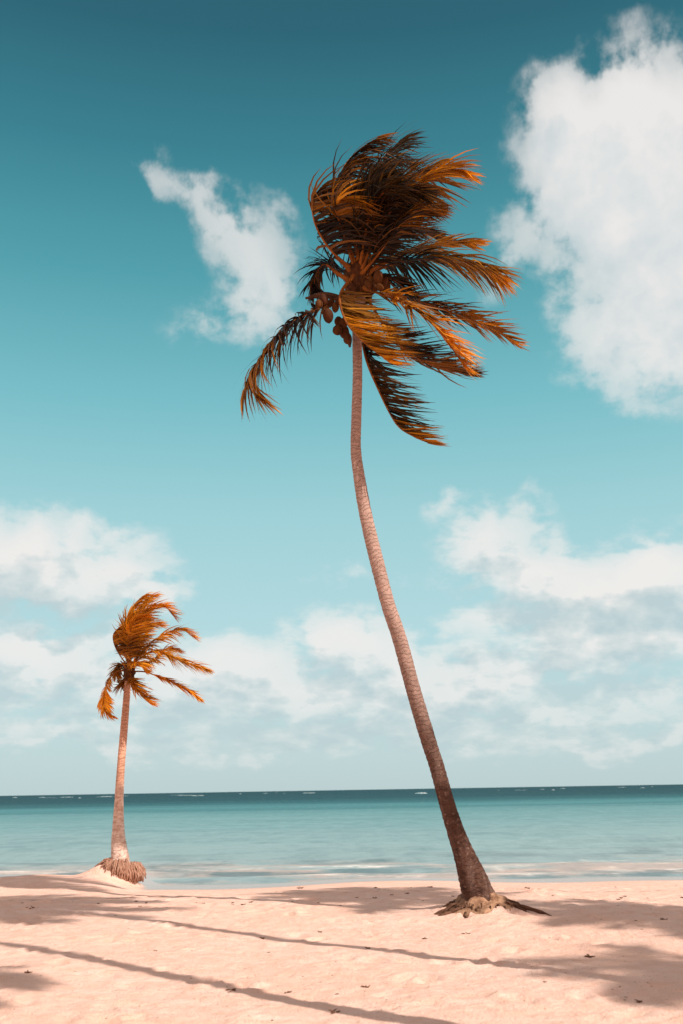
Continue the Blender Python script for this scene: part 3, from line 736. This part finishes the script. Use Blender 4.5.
# root plug bared by the waves on the right of its mound
sx_, sy_ = SMALL_BASE.x, SMALL_BASE.y
mb = MB(); rr_ = random.Random(31)
for k in range(420):
    th = rr_.uniform(-2.0, .9); R0_ = rr_.uniform(.14, .33)
    top = Vector((.10 + math.cos(th) * R0_, math.sin(th) * R0_, rr_.uniform(-.10, -.02) - .20 * max(0, R0_ - .25)))
    out = Vector((math.cos(th), math.sin(th), 0))
    ln = rr_.uniform(.18, .42)
    mid = top + out * rr_.uniform(.02, .07) + Vector((rr_.gauss(0, .03), 0, -ln * .5)); bot = mid + out * rr_.uniform(-.07, .0) + Vector((rr_.gauss(0, .03), 0, -ln * .5))
    bot.z = max(bot.z, -SMALL_BASE.z - .03)
    mb.tube([top, mid, bot], [.016, .015, .010], 5)
for k in range(260):
    th = rr_.uniform(1.2, 5.6); R0_ = rr_.uniform(.12, .26)
    p0 = Vector((math.cos(th) * R0_, math.sin(th) * R0_, rr_.uniform(-.04, .06)))
    p1 = p0 + Vector((math.cos(th) * rr_.uniform(.05, .30), math.sin(th) * rr_.uniform(.05, .2), 0)); p1.z = gz(p1.x + sx_, p1.y + sy_) - SMALL_BASE.z + rr_.uniform(-.02, .03)
    mb.tube([p0, p0.lerp(p1, .5) + Vector((0, 0, rr_.uniform(0, .05))), p1], [.014, .012, .007], 5)
mb.build('root_plug', M_ROOTP, small)['kind'] = 'stuff'

# ------------------------------------------------------------------ palms beside and behind the photographer, whose shadows cross the sand
proto = []
pr = random.Random(77)
def crown_paths():
    out = []
    for i in range(22):
        a = i * 2.39996 + pr.uniform(-.2, .2); e = math.radians(75 - 105 * (i / 21) + pr.uniform(-8, 8))
        d = Vector((math.cos(a) * math.cos(e), math.sin(a) * math.cos(e), math.sin(e))); p = Vector((0, 0, 0)); pts = [p.copy()]
        for k in range(6):
            p = p + d * .42; pts.append(p.copy())
            d = (d + Vector((.20, .02, -.20))).normalized()
        out.append(pts)
    return out
holder = None
SHADE = [  # base, crown point, crown scale, label
 ((4.8, 7.6), (4.9, 7.5, 12.0), .80, 'slim coconut palm whose thin trunk shadow crosses the sand just below the leaning trunk'),
 ((3.0, 5.9), (3.4, 5.8, 14.0), .70, 'tall coconut palm whose dark trunk shadow runs across the lower left sand'),
 ((9.6, 8.8), (9.4, 9.2, 10.0), .85, 'coconut palm whose crown shades the foot of the tall leaning trunk'),
 ((12.6, 5.6), (13.2, 6.3, 10.2), .85, 'coconut palm whose crown makes the broad shadow right of the leaning trunk'),
 ((14.2, 0.4), (14.2, 0.6, 12.0), .85, 'coconut palm whose crown dapples the sand at the right edge'),
 ((2.2, -2.0), (3.9, 2.6, 10.0), .55, 'leaning coconut palm whose crown shades the lower left corner of the sand'),
]
for j, (b0, top, scl, lab) in enumerate(SHADE):
    base = Vector((b0[0], b0[1], gz(*b0) - .05)); top = Vector(top)
    t = empty('coconut_palm', base); tag(t, lab, 'palm tree', 'shading palms beside the photographer')
    mid = base.lerp(top, .5) + Vector((.25 * math.sin(j * 2.1), .2 * math.cos(j * 1.7), 0))
    make_trunk(t, base, [base, base.lerp(mid, .5), mid, mid.lerp(top, .5), top], [.24, .15, .125, .11, .105, .10, .095, .09, .085, .085], M_BARK, 90, 16, .08, .04, 50 + j)
    if j == 0:
        for i, pts in enumerate(crown_paths()):
            f = make_frond(t, Vector((0, 0, 0)), pts, leaf=.75, n=48, wind=.5, grav=.35, tone=(.3, .6), seed=500 + i, seg=3, width=.045)
            f.location = top - base; f.scale = (scl,) * 3; proto.append(f)
    else:
        for f in proto:
            c = f.copy(); COL.objects.link(c); c.parent = t; c.location = top - base; c.scale = (scl,) * 3; c.rotation_euler = (0, 0, j * 1.1)
            for ch in f.children:
                k = ch.copy(); COL.objects.link(k); k.parent = c

# ------------------------------------------------------------------ scraps lying on the sand
M_SCRAP = simple('dried_seaweed', (.10, .045, .028), (.22, .11, .07), 30, .9)
def scrap_mesh(seed):
    r = random.Random(seed); mb = MB()
    for k in range(5):
        p = Vector((r.uniform(-.02, .02), r.uniform(-.02, .02), .008)); a = r.uniform(0, 6.28)
        pts = [p]
        for q in range(4):
            a += r.uniform(-.9, .9); p = p + Vector((math.cos(a) * .016, math.sin(a) * .016, r.uniform(-.003, .008))); pts.append(p)
        mb.tube(pts, [.007, .009, .008, .006, .004], 5)
    return mb.mesh('seaweed_scrap', M_SCRAP)
SM = [scrap_mesh(i) for i in range(4)]
rs = random.Random(99)
spots = [(232, 988, 1.6), (287, 990, 1.1), (334, 1010, 1.3), (262, 937, 1.1), (366, 985, 1.1), (590, 957, 1.6), (466, 936, 1.2), (640, 1000, 1.2), (368, 948, 1.0), (665, 923, 1.4), (300, 886, 1.5), (375, 889, 1.2), (528, 889, 1.8), (430, 888, 1.3), (30, 910, 1.8), (425, 938, 1.0), (320, 930, 1.0), (28, 978, 1.3)]
pos = []
for px, py, s in spots:
    d = ray(px, py); k = -CAM_H / d.z; pos.append((d.x * k, d.y * k, s))
for _ in range(60):
    pos.append((rs.uniform(-5, 6), rs.uniform(7, 19.5), rs.uniform(.25, .6)))
for _ in range(46):
    x = rs.uniform(-5.5, 8); pos.append((x, 17.0 + .4 * math.sin(x * .9) + rs.gauss(0, .25), rs.uniform(.5, 1.3)))
for i, (x, y, s) in enumerate(pos):
    o = bpy.data.objects.new('seaweed_scrap', SM[i % 4]); o.location = (x, y, float(ground(np.array([x]), np.array([y]))[0]))
    o.rotation_euler = (0, 0, rs.uniform(0, 6)); s *= .6; o.scale = (s, s, s); link(o)
    tag(o, 'small dark scrap of dried seaweed lying on the pale sand', 'seaweed', 'seaweed scraps on the sand')
